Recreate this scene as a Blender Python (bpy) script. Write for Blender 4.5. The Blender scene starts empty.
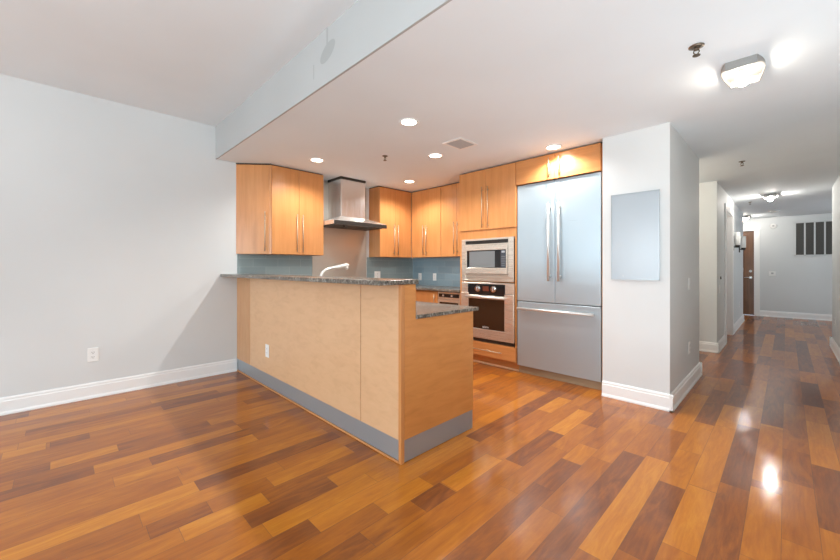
import bpy, bmesh, math, random
from mathutils import Vector, Matrix

S = bpy.context.scene
COL = S.collection
# ------------------------------------------------------------------ camera
CAM_H = 1.195
cam = bpy.data.cameras.new('camera')
cam_o = bpy.data.objects.new('camera', cam)
COL.objects.link(cam_o)
cam_o.location = (0, 0, CAM_H)
cam_o.rotation_euler = (math.pi / 2, 0, 0.7879)
cam.sensor_fit = 'HORIZONTAL'
cam.sensor_width = 36.0
cam.lens = 36.0 * 364.26 / 840.0
cam.shift_y = -12.7 / 840.0
cam.clip_start = 0.05
S.camera = cam_o
# ------------------------------------------------------------------ view + world
S.view_settings.view_transform = 'Standard'
S.view_settings.look = 'None'
S.view_settings.gamma = 1.0
S.view_settings.use_curve_mapping = False
S.view_settings.exposure = 0.08
W = bpy.data.worlds.new('World')
S.world = W
W.use_nodes = True
W.node_tree.nodes['Background'].inputs[0].default_value = (0.75, 0.87, 1.0, 1)
W.node_tree.nodes['Background'].inputs[1].default_value = 1.0
S.cycles.max_bounces = 10
S.cycles.diffuse_bounces = 6
S.cycles.glossy_bounces = 5

DAY_C = (0.80, 0.93, 1.0)
FILL_C = (0.78, 0.93, 1.0)
DAY = 1.0       # daylight through the windows
SPOT_W = 62.0   # one recessed kitchen light
BULB = 95.0     # emission of one bare bulb


def light(name, kind, loc, rot, energy, color, parent=None, **kw):
    l = bpy.data.lights.new(name, kind)
    l.energy = energy
    l.color = color
    for k, v in kw.items():
        setattr(l, k, v)
    o = bpy.data.objects.new(name, l)
    o.location = loc
    o.rotation_euler = rot
    COL.objects.link(o)
    if parent:
        o.parent = parent
    return o


# daylight: panes of sky just outside the back windows (facing +Y) and the window on the right (facing -X)
WIN_BACK = [(-3.95, -2.75), (-2.35, -1.15), (-0.75, 0.45)]
for a, b in WIN_BACK:
    light('window_daylight', 'AREA', ((a + b) / 2, -7.25, 1.55), (math.radians(-90), 0, math.pi), 112 * DAY, DAY_C,
          shape='RECTANGLE', size=b - a, size_y=2.1)
# added upward fill lights out of view, brighten the ceilings like a bounced flash
light('ceiling_fill', 'AREA', (-0.6, -1.2, 1.3), (math.radians(180), 0, 0), 64, FILL_C, shape='DISK', size=0.8)
light('ceiling_fill', 'AREA', (0.3, 2.1, 0.3), (math.radians(180), 0, 0), 29, FILL_C, shape='DISK', size=0.8)
light('window_daylight', 'AREA', (2.25, 10.4, 1.5), (math.radians(90), 0, math.radians(90)), 16, DAY_C, shape='RECTANGLE', size=1.6, size_y=1.9)
# lamp of the side passage behind the pillar
light('passage_lamp', 'POINT', (-1.55, 5.55, 2.2), (0, 0, 0), 32, (1.0, 0.90, 0.74), shadow_soft_size=0.08)
WIN_RIGHT = [(-5.6, -4.0), (-3.2, -1.6)]
for a, b in WIN_RIGHT:
    light('window_daylight', 'AREA', (2.25, (a + b) / 2, 1.55), (math.radians(90), 0, math.radians(90)), 60 * DAY, DAY_C,
          shape='RECTANGLE', size=b - a, size_y=2.1)

# ------------------------------------------------------------------ materials
MATS = {}


def srgb(r, g, b):
    def f(c):
        c = c / 255.0
        return c / 12.92 if c <= 0.04045 else ((c + 0.055) / 1.055) ** 2.4
    return (f(r), f(g), f(b), 1)


def nmat(name, col, rough=0.5, metal=0.0, spec=0.5, **kw):
    m = bpy.data.materials.new(name)
    m.use_nodes = True
    nt = m.node_tree
    b = nt.nodes['Principled BSDF']
    b.inputs['Base Color'].default_value = col
    b.inputs['Roughness'].default_value = rough
    b.inputs['Metallic'].default_value = metal
    b.inputs['Specular IOR Level'].default_value = spec
    for k, v in kw.items():
        b.inputs[k].default_value = v
    MATS[name] = m
    return m, nt, b


def node(nt, t, **kw):
    n = nt.nodes.new(t)
    for k, v in kw.items():
        if k in n.inputs.keys() if isinstance(k, str) else False:
            n.inputs[k].default_value = v
        else:
            setattr(n, k, v)
    return n


def ramp(nt, stops, interp='LINEAR'):
    n = nt.nodes.new('ShaderNodeValToRGB')
    n.color_ramp.interpolation = interp
    els = n.color_ramp.elements
    while len(els) < len(stops):
        els.new(0.5)
    for e, (p, c) in zip(els, stops):
        e.position = p
        e.color = c
    return n


def mathn(nt, op, a, b=None, c=None):
    n = nt.nodes.new('ShaderNodeMath')
    n.operation = op
    for i, v in enumerate((a, b, c)):
        if v is None:
            continue
        if isinstance(v, (int, float)):
            n.inputs[i].default_value = v
        else:
            nt.links.new(v, n.inputs[i])
    return n.outputs[0]


def painted(name, col, rough=0.6, bump=0.02):
    m, nt, b = nmat(name, col, rough, spec=0.3)
    tc = node(nt, 'ShaderNodeTexCoord')
    nz = node(nt, 'ShaderNodeTexNoise', Scale=260.0, Detail=2.0)
    nt.links.new(tc.outputs['Object'], nz.inputs['Vector'])
    bp = node(nt, 'ShaderNodeBump', Strength=bump * 3, Distance=0.002)
    nt.links.new(nz.outputs['Fac'], bp.inputs['Height'])
    nt.links.new(bp.outputs[0], b.inputs['Normal'])
    n2 = node(nt, 'ShaderNodeTexNoise', Scale=0.9, Detail=3.0)
    nt.links.new(tc.outputs['Object'], n2.inputs['Vector'])
    lo = tuple(c * 0.975 for c in col[:3]) + (1,)
    hi = tuple(min(1, c * 1.025) for c in col[:3]) + (1,)
    r = ramp(nt, [(0.35, lo), (0.65, hi)])
    nt.links.new(n2.outputs['Fac'], r.inputs[0])
    nt.links.new(r.outputs[0], b.inputs['Base Color'])
    return m


painted('wall_paint', (0.68, 0.70, 0.70, 1))
painted('ceiling_paint', (0.79, 0.84, 0.87, 1), 0.75)
painted('white_trim', (0.86, 0.86, 0.85, 1), 0.35, 0.005)
painted('door_white', (0.80, 0.79, 0.77, 1), 0.4, 0.005)


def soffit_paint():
    """wall paint with two darker grey marks (ellipse with a tail, bent line)"""
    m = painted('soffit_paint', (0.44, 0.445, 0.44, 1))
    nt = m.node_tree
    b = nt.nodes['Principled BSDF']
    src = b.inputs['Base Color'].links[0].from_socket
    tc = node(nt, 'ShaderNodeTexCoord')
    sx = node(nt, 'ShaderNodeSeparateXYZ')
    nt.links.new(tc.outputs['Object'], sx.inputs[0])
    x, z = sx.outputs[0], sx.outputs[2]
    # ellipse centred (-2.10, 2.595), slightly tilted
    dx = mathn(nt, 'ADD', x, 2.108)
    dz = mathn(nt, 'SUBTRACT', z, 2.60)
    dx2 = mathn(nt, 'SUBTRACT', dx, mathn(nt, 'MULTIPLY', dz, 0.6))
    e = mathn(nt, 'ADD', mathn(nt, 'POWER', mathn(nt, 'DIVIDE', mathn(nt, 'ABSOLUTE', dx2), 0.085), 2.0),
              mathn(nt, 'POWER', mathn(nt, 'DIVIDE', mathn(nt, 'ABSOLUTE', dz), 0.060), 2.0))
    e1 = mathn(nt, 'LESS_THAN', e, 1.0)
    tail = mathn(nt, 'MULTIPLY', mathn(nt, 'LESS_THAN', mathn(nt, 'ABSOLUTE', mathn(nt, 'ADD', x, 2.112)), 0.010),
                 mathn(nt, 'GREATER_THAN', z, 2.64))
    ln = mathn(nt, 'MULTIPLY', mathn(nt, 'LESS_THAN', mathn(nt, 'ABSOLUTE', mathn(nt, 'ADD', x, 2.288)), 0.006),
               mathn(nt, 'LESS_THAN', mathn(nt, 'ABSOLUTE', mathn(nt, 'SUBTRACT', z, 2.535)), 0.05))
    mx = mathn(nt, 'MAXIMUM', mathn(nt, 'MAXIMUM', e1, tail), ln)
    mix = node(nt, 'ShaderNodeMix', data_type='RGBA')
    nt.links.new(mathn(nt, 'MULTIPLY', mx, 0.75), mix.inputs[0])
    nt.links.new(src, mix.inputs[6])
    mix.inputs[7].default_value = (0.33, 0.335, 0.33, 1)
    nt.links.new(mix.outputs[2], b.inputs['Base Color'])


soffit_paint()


def wood(name, lo, mid, hi, axis=2, rough=0.32, coat=0.25, along=0.9):
    m, nt, b = nmat(name, mid, rough, spec=0.4)
    b.inputs['Coat Weight'].default_value = coat
    b.inputs['Coat Roughness'].default_value = 0.18
    tc = node(nt, 'ShaderNodeTexCoord')
    mp = node(nt, 'ShaderNodeMapping')
    sc = [14.0, 14.0, 14.0]
    sc[axis] = along
    mp.inputs['Scale'].default_value = sc
    nt.links.new(tc.outputs['Object'], mp.inputs['Vector'])
    n1 = node(nt, 'ShaderNodeTexNoise', Scale=1.6, Detail=6.0, Roughness=0.6, Distortion=0.6)
    nt.links.new(mp.outputs[0], n1.inputs['Vector'])
    n3 = node(nt, 'ShaderNodeTexNoise', Scale=3.0, Detail=3.0)
    nt.links.new(tc.outputs['Object'], n3.inputs['Vector'])
    v = mathn(nt, 'ADD', mathn(nt, 'MULTIPLY', n1.outputs['Fac'], 0.7), mathn(nt, 'MULTIPLY', n3.outputs['Fac'], 0.3))
    r = ramp(nt, [(0.32, lo), (0.5, mid), (0.7, hi)])
    nt.links.new(v, r.inputs[0])
    nt.links.new(r.outputs[0], b.inputs['Base Color'])
    return m


wood('honey_maple', (0.50, 0.205, 0.062, 1), (0.575, 0.245, 0.08, 1), (0.63, 0.285, 0.10, 1))
wood('honey_maple_flat', (0.50, 0.205, 0.062, 1), (0.575, 0.245, 0.08, 1), (0.63, 0.285, 0.10, 1), axis=0)
wood('pale_maple', (0.60, 0.355, 0.195, 1), (0.66, 0.405, 0.225, 1), (0.69, 0.43, 0.245, 1), axis=0, rough=0.4, coat=0.1, along=5.0)
wood('tan_maple', (0.50, 0.26, 0.12, 1), (0.54, 0.29, 0.14, 1), (0.57, 0.32, 0.16, 1), axis=2, rough=0.4, coat=0.1, along=3.0)
wood('honey_maple_end', (0.54, 0.215, 0.055, 1), (0.62, 0.255, 0.07, 1), (0.67, 0.295, 0.09, 1), axis=1, along=2.5)
wood('door_wood', (0.10, 0.045, 0.02, 1), (0.17, 0.075, 0.035, 1), (0.24, 0.11, 0.05, 1))


def steel(name, col=(0.62, 0.62, 0.62, 1), rough=0.3, axis=0, aniso=0.5):
    m, nt, b = nmat(name, col, rough, 1.0)
    tc = node(nt, 'ShaderNodeTexCoord')
    mp = node(nt, 'ShaderNodeMapping')
    sc = [500.0, 500.0, 500.0]
    sc[axis] = 2.0
    mp.inputs['Scale'].default_value = sc
    nt.links.new(tc.outputs['Object'], mp.inputs['Vector'])
    n1 = node(nt, 'ShaderNodeTexNoise', Scale=1.0, Detail=2.0)
    nt.links.new(mp.outputs[0], n1.inputs['Vector'])
    r = node(nt, 'ShaderNodeMapRange')
    r.inputs[3].default_value = rough * 0.8
    r.inputs[4].default_value = rough * 1.25
    nt.links.new(n1.outputs['Fac'], r.inputs[0])
    nt.links.new(r.outputs[0], b.inputs['Roughness'])
    # gentle waviness of the sheet
    mp2 = node(nt, 'ShaderNodeMapping')
    s2 = [5.0, 5.0, 5.0]
    s2[axis] = 0.8
    mp2.inputs['Scale'].default_value = s2
    nt.links.new(tc.outputs['Object'], mp2.inputs['Vector'])
    n2 = node(nt, 'ShaderNodeTexNoise', Scale=1.3, Detail=1.0)
    nt.links.new(mp2.outputs[0], n2.inputs['Vector'])
    bp = node(nt, 'ShaderNodeBump', Strength=0.25, Distance=0.01)
    nt.links.new(n2.outputs['Fac'], bp.inputs['Height'])
    nt.links.new(bp.outputs[0], b.inputs['Normal'])
    return m


steel('brushed_steel', (0.43, 0.515, 0.57, 1), 0.3)
MATS['brushed_steel'].node_tree.nodes['Principled BSDF'].inputs['Metallic'].default_value = 0.5
steel('warm_steel', (0.72, 0.66, 0.58, 1), 0.28)
MATS['warm_steel'].node_tree.nodes['Principled BSDF'].inputs['Metallic'].default_value = 0.75
steel('hood_steel', (0.74, 0.73, 0.71, 1), 0.25, axis=2)
MATS['hood_steel'].node_tree.nodes['Principled BSDF'].inputs['Metallic'].default_value = 0.8
steel('kick_steel', (0.39, 0.42, 0.45, 1), 0.4)
MATS['kick_steel'].node_tree.nodes['Principled BSDF'].inputs['Metallic'].default_value = 0.6
steel('splash_steel', (0.60, 0.56, 0.50, 1), 0.35, axis=1)
MATS['splash_steel'].node_tree.nodes['Principled BSDF'].inputs['Metallic'].default_value = 0.8
nmat('handle_steel', (0.74, 0.73, 0.71, 1), 0.28, 0.7)
nmat('pull_nickel', (0.55, 0.46, 0.34, 1), 0.42, 0.85)
nmat('chrome', (0.80, 0.80, 0.80, 1), 0.08, 1.0)
nmat('faucet_finish', (0.85, 0.83, 0.78, 1), 0.25, 0.3)
nmat('black_glass', (0.012, 0.012, 0.013, 1), 0.06, 0.0)
nmat('oven_glass', (0.035, 0.018, 0.010, 1), 0.07, 0.0)
nmat('microwave_glass', (0.16, 0.17, 0.175, 1), 0.08, 0.0)
nmat('keypad_glass', (0.05, 0.06, 0.075, 1), 0.15, 0.0)
nmat('keypad_key', (0.12, 0.13, 0.145, 1), 0.3)
nmat('display_glass', (0.30, 0.33, 0.36, 1), 0.2, 0.0)
nmat('oven_display', (0.12, 0.035, 0.02, 1), 0.2, 0.0)
nmat('dark_gap', (0.03, 0.022, 0.016, 1), 0.8)
nmat('dark_metal', (0.055, 0.05, 0.045, 1), 0.45, 0.6)
nmat('bronze', (0.20, 0.16, 0.12, 1), 0.4, 0.8)
nmat('lamp_metal', (0.34, 0.335, 0.32, 1), 0.42, 0.4)
nmat('plastic_white', (0.84, 0.84, 0.82, 1), 0.35)
nmat('plastic_grey', (0.45, 0.45, 0.44, 1), 0.5)
nmat('slot_dark', (0.05, 0.05, 0.05, 1), 0.6)
nmat('logo_grey', (0.75, 0.75, 0.75, 1), 0.4)
nmat('vent_grey', (0.50, 0.51, 0.52, 1), 0.5)
nmat('grille_dark', (0.085, 0.08, 0.072, 1), 0.6)
nmat('panel_blue', (0.41, 0.465, 0.51, 1), 0.22, 0.0, 0.6)
nmat('panel_edge', (0.45, 0.48, 0.50, 1), 0.3, 0.6)
nmat('sconce_shade', (0.80, 0.80, 0.78, 1), 0.4)
nmat('toe_tan', (0.36, 0.25, 0.15, 1), 0.5)
nmat('window_frame_white', (0.8, 0.8, 0.8, 1), 0.4)


def emit(name, col, strength):
    m, nt, b = nmat(name, (0.9, 0.9, 0.9, 1), 0.4)
    b.inputs['Emission Color'].default_value = col
    b.inputs['Emission Strength'].default_value = strength
    return m


emit('spot_lens', (1.0, 0.90, 0.74, 1), 14.0)
emit('bulb_glow', (1.0, 0.90, 0.76, 1), BULB)
emit('bulb_glow_dim', (1.0, 0.94, 0.86, 1), BULB * 4.4)


def granite():
    m, nt, b = nmat('granite', (0.2, 0.18, 0.16, 1), 0.22)
    tc = node(nt, 'ShaderNodeTexCoord')
    v = node(nt, 'ShaderNodeTexVoronoi', Scale=75.0)
    nt.links.new(tc.outputs['Object'], v.inputs['Vector'])
    n1 = node(nt, 'ShaderNodeTexNoise', Scale=38.0, Detail=5.0, Roughness=0.7)
    nt.links.new(tc.outputs['Object'], n1.inputs['Vector'])
    n2 = node(nt, 'ShaderNodeTexNoise', Scale=7.0, Detail=4.0)
    nt.links.new(tc.outputs['Object'], n2.inputs['Vector'])
    s = mathn(nt, 'ADD', mathn(nt, 'MULTIPLY', n1.outputs['Fac'], 0.6),
              mathn(nt, 'ADD', mathn(nt, 'MULTIPLY', v.outputs['Distance'], 0.35), mathn(nt, 'MULTIPLY', n2.outputs['Fac'], 0.3)))
    r = ramp(nt, [(0.42, (0.03, 0.027, 0.024, 1)), (0.55, (0.085, 0.072, 0.058, 1)), (0.68, (0.17, 0.145, 0.115, 1)), (0.82, (0.34, 0.32, 0.29, 1))])
    nt.links.new(s, r.inputs[0])
    nt.links.new(r.outputs[0], b.inputs['Base Color'])


granite()


def tile(name, base, grout, axes):
    m, nt, b = nmat(name, base, 0.12)
    tc = node(nt, 'ShaderNodeTexCoord')
    sx = node(nt, 'ShaderNodeSeparateXYZ')
    nt.links.new(tc.outputs['Object'], sx.inputs[0])
    cx = node(nt, 'ShaderNodeCombineXYZ')
    nt.links.new(sx.outputs[axes[0]], cx.inputs[0])
    nt.links.new(sx.outputs[axes[1]], cx.inputs[1])
    br = node(nt, 'ShaderNodeTexBrick', offset=0.5)
    br.inputs['Scale'].default_value = 1.0
    br.inputs['Mortar Size'].default_value = 0.0016
    br.inputs['Brick Width'].default_value = 0.30
    br.inputs['Row Height'].default_value = 0.10
    br.inputs['Color1'].default_value = tuple(c * 0.93 for c in base[:3]) + (1,)
    br.inputs['Color2'].default_value = tuple(c * 1.07 for c in base[:3]) + (1,)
    br.inputs['Mortar'].default_value = grout
    nt.links.new(cx.outputs[0], br.inputs['Vector'])
    nt.links.new(br.outputs['Color'], b.inputs['Base Color'])
    rr = mathn(nt, 'ADD', mathn(nt, 'MULTIPLY', br.outputs['Fac'], 0.5), 0.12)
    nt.links.new(rr, b.inputs['Roughness'])


tile('glass_tile', (0.265, 0.33, 0.335, 1), (0.35, 0.41, 0.43, 1), (1, 2))
tile('glass_tile_back', (0.25, 0.345, 0.40, 1), (0.35, 0.41, 0.43, 1), (0, 2))


def floor_mat():
    m, nt, b = nmat('plank_floor', (0.3, 0.12, 0.04, 1), 0.3)
    at = node(nt, 'ShaderNodeAttribute', attribute_name='tone')
    sd = node(nt, 'ShaderNodeAttribute', attribute_name='seed')
    uv = node(nt, 'ShaderNodeUVMap', uv_map='plank')
    sx = node(nt, 'ShaderNodeSeparateXYZ')
    nt.links.new(uv.outputs[0], sx.inputs[0])
    # grain in plank coordinates, moved per plank
    cb = node(nt, 'ShaderNodeCombineXYZ')
    nt.links.new(mathn(nt, 'MULTIPLY', sx.outputs[0], 13.0), cb.inputs[0])
    nt.links.new(mathn(nt, 'MULTIPLY', sx.outputs[1], 2.2), cb.inputs[1])
    nt.links.new(mathn(nt, 'MULTIPLY', sd.outputs['Fac'], 137.0), cb.inputs[2])
    n1 = node(nt, 'ShaderNodeTexNoise', Scale=1.0, Detail=6.0, Roughness=0.62, Distortion=1.4)
    nt.links.new(cb.outputs[0], n1.inputs['Vector'])
    cb2 = node(nt, 'ShaderNodeCombineXYZ')
    nt.links.new(mathn(nt, 'MULTIPLY', sx.outputs[0], 90.0), cb2.inputs[0])
    nt.links.new(mathn(nt, 'MULTIPLY', sx.outputs[1], 7.0), cb2.inputs[1])
    nt.links.new(mathn(nt, 'MULTIPLY', sd.outputs['Fac'], 71.0), cb2.inputs[2])
    n2 = node(nt, 'ShaderNodeTexNoise', Scale=1.0, Detail=4.0, Roughness=0.6)
    nt.links.new(cb2.outputs[0], n2.inputs['Vector'])
    g = mathn(nt, 'ADD', mathn(nt, 'MULTIPLY', mathn(nt, 'SUBTRACT', n1.outputs['Fac'], 0.5), 0.75),
              mathn(nt, 'MULTIPLY', mathn(nt, 'SUBTRACT', n2.outputs['Fac'], 0.5), 0.30))
    t = mathn(nt, 'ADD', at.outputs['Fac'], g)
    r = ramp(nt, [(0.0, (0.13, 0.038, 0.015, 1)), (0.25, (0.23, 0.068, 0.016, 1)), (0.5, (0.37, 0.113, 0.014, 1)),
                  (0.75, (0.50, 0.170, 0.015, 1)), (1.0, (0.62, 0.250, 0.024, 1))])
    nt.links.new(t, r.inputs[0])
    # seams
    ln = node(nt, 'ShaderNodeAttribute', attribute_name='length')
    W2 = 0.061
    ex = mathn(nt, 'SUBTRACT', W2, mathn(nt, 'ABSOLUTE', sx.outputs[0]))
    ey = mathn(nt, 'MINIMUM', sx.outputs[1], mathn(nt, 'SUBTRACT', ln.outputs['Fac'], sx.outputs[1]))
    edge = mathn(nt, 'MINIMUM', ex, ey)
    seam = mathn(nt, 'LESS_THAN', edge, 0.0011)
    mix = node(nt, 'ShaderNodeMix', data_type='RGBA')
    nt.links.new(mathn(nt, 'MULTIPLY', seam, 0.6), mix.inputs[0])
    nt.links.new(r.outputs[0], mix.inputs[6])
    mix.inputs[7].default_value = (0.10, 0.05, 0.025, 1)
    nt.links.new(mix.outputs[2], b.inputs['Base Color'])
    b.inputs['Roughness'].default_value = 0.5
    b.inputs['Specular IOR Level'].default_value = 0.15
    b.inputs['Coat Weight'].default_value = 0.7
    b.inputs['Coat Roughness'].default_value = 0.10
    # worn varnish: small pits and long waves
    tc = node(nt, 'ShaderNodeTexCoord')
    n3 = node(nt, 'ShaderNodeTexNoise', Scale=55.0, Detail=3.0, Roughness=0.6)
    nt.links.new(tc.outputs['Object'], n3.inputs['Vector'])
    n4 = node(nt, 'ShaderNodeTexNoise', Scale=5.0, Detail=2.0)
    nt.links.new(tc.outputs['Object'], n4.inputs['Vector'])
    h = mathn(nt, 'ADD', mathn(nt, 'MULTIPLY', n3.outputs['Fac'], 0.0009), mathn(nt, 'MULTIPLY', n4.outputs['Fac'], 0.003))
    h = mathn(nt, 'SUBTRACT', h, mathn(nt, 'MULTIPLY', seam, 0.0008))
    bp = node(nt, 'ShaderNodeBump', Strength=0.35, Distance=1.0)
    nt.links.new(h, bp.inputs['Height'])
    nt.links.new(bp.outputs[0], b.inputs['Normal'])
    nt.links.new(bp.outputs[0], b.inputs['Coat Normal'])
    rr = node(nt, 'ShaderNodeMapRange')
    rr.inputs[1].default_value = 0.35
    rr.inputs[2].default_value = 0.7
    rr.inputs[3].default_value = 0.07
    rr.inputs[4].default_value = 0.17
    nt.links.new(n4.outputs['Fac'], rr.inputs[0])
    nt.links.new(rr.outputs[0], b.inputs['Coat Roughness'])


floor_mat()


# ------------------------------------------------------------------ geometry helpers
class MB:
    """collects shapes in world coordinates; build() links them as ONE mesh object"""

    def __init__(self):
        self.bm = bmesh.new()

    def _add(self, bm2):
        me = bpy.data.meshes.new('tmp')
        bm2.to_mesh(me)
        bm2.free()
        self.bm.from_mesh(me)
        bpy.data.meshes.remove(me)
        return self

    def box(self, x0, x1, y0, y1, z0, z1, bev=0.0, seg=1):
        b = bmesh.new()
        bmesh.ops.create_cube(b, size=1.0)
        sx, sy, sz = x1 - x0, y1 - y0, z1 - z0
        for v in b.verts:
            v.co = ((x0 + x1) / 2 + v.co.x * sx, (y0 + y1) / 2 + v.co.y * sy, (z0 + z1) / 2 + v.co.z * sz)
        if bev:
            bmesh.ops.bevel(b, geom=list(b.edges), offset=bev, segments=seg, profile=0.5, affect='EDGES')
        return self._add(b)

    def prism(self, pts, z0, z1, bev=0.0):
        b = bmesh.new()
        f = b.faces.new([b.verts.new((x, y, z0)) for x, y in pts])
        r = bmesh.ops.extrude_face_region(b, geom=[f])
        for v in r['geom']:
            if isinstance(v, bmesh.types.BMVert):
                v.co.z = z1
        bmesh.ops.recalc_face_normals(b, faces=b.faces)
        if bev:
            bmesh.ops.bevel(b, geom=list(b.edges), offset=bev, segments=1, profile=0.5, affect='EDGES')
        return self._add(b)

    def poly(self, verts, faces):
        b = bmesh.new()
        vs = [b.verts.new(v) for v in verts]
        for f in faces:
            b.faces.new([vs[i] for i in f])
        bmesh.ops.recalc_face_normals(b, faces=b.faces)
        return self._add(b)

    def cyl(self, p0, p1, r0, r1=None, n=20, smooth=True):
        r1 = r0 if r1 is None else r1
        p0, p1 = Vector(p0), Vector(p1)
        d = p1 - p0
        b = bmesh.new()
        bmesh.ops.create_cone(b, cap_ends=True, segments=n, radius1=r0, radius2=r1, depth=d.length)
        q = d.to_track_quat('Z', 'Y').to_matrix().to_4x4()
        bmesh.ops.transform(b, matrix=Matrix.Translation((p0 + p1) / 2) @ q, verts=b.verts)
        for f in b.faces:
            if len(f.verts) == 4:
                f.smooth = smooth
        return self._add(b)

    def sphere(self, c, r, sz=1.0, n=20):
        b = bmesh.new()
        bmesh.ops.create_uvsphere(b, u_segments=n, v_segments=n // 2, radius=r)
        for v in b.verts:
            v.co = (c[0] + v.co.x, c[1] + v.co.y, c[2] + v.co.z * sz)
        for f in b.faces:
            f.smooth = True
        return self._add(b)

    def lathe(self, c, prof, n=32):
        """profile of (radius, z) spun round the vertical axis through c"""
        b = bmesh.new()
        rings = []
        for r, z in prof:
            if r < 1e-6:
                rings.append([b.verts.new((c[0], c[1], c[2] + z))])
            else:
                rings.append([b.verts.new((c[0] + r * math.cos(2 * math.pi * k / n), c[1] + r * math.sin(2 * math.pi * k / n), c[2] + z)) for k in range(n)])
        for A, B in zip(rings, rings[1:]):
            for k in range(n):
                if len(A) == 1 and len(B) == 1:
                    continue
                if len(A) == 1:
                    fc = [A[0], B[k], B[(k + 1) % n]]
                elif len(B) == 1:
                    fc = [A[k], A[(k + 1) % n], B[0]]
                else:
                    fc = [A[k], A[(k + 1) % n], B[(k + 1) % n], B[k]]
                b.faces.new(fc).smooth = True
        bmesh.ops.recalc_face_normals(b, faces=b.faces)
        return self._add(b)

    def tube(self, pts, rad, n=12):
        """round bar along a path; rad a number or one per point"""
        b = bmesh.new()
        P = [Vector(p) for p in pts]
        R = rad if isinstance(rad, (list, tuple)) else [rad] * len(P)
        rings = []
        up = None
        for i, p in enumerate(P):
            t = (P[min(i + 1, len(P) - 1)] - P[max(i - 1, 0)]).normalized()
            if up is None:
                up = Vector((0, 0, 1)) if abs(t.z) < 0.9 else Vector((1, 0, 0))
            a = t.cross(up).normalized()
            up = a.cross(t).normalized()
            rings.append([b.verts.new(p + (a * math.cos(2 * math.pi * k / n) + up * math.sin(2 * math.pi * k / n)) * R[i]) for k in range(n)])
        for A, B in zip(rings, rings[1:]):
            for k in range(n):
                b.faces.new([A[k], A[(k + 1) % n], B[(k + 1) % n], B[k]]).smooth = True
        b.faces.new(list(reversed(rings[0])))
        b.faces.new(rings[-1])
        bmesh.ops.recalc_face_normals(b, faces=b.faces)
        return self._add(b)

    def build(self, name, mat, parent=None):
        me = bpy.data.meshes.new(name)
        org = Vector((0, 0, 0))
        p = parent
        while p is not None:
            org += Vector(p.location)
            p = p.parent
        for v in self.bm.verts:
            v.co -= org
        self.bm.to_mesh(me)
        self.bm.free()
        me.materials.append(MATS[mat])
        o = bpy.data.objects.new(name, me)
        COL.objects.link(o)
        if parent is not None:
            o.parent = parent
        return o


def thing(name, label, cat, loc, group=None):
    o = bpy.data.objects.new(name, None)
    o.empty_display_size = 0.1
    COL.objects.link(o)
    o.location = loc
    o['label'] = label
    o['category'] = cat
    if group:
        o['group'] = group
    return o


def tag(o, label, cat, group=None):
    o['label'] = label
    o['category'] = cat
    if group:
        o['group'] = group
    return o


def struct(name, mb, mat, parent=None, label=None):
    o = mb.build(name, mat, parent)
    if parent is None:
        o['kind'] = 'structure'
        if label:
            o['label'] = label
    return o


def box(*a, **k):
    return MB().box(*a, **k)


# ------------------------------------------------------------------ numbers
XL, XE, XP, XC = -4.482, -1.638, -1.209, -0.681
H, HH = 2.400, 2.760
YS = 1.247
YBK = 4.29          # kitchen back wall
XU, YU, YT = -4.220, 4.006, 3.693
XR = 0.4916         # hall wall on the right
XM, YN, YEND = 2.0, -7.0, 12.22

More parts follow.
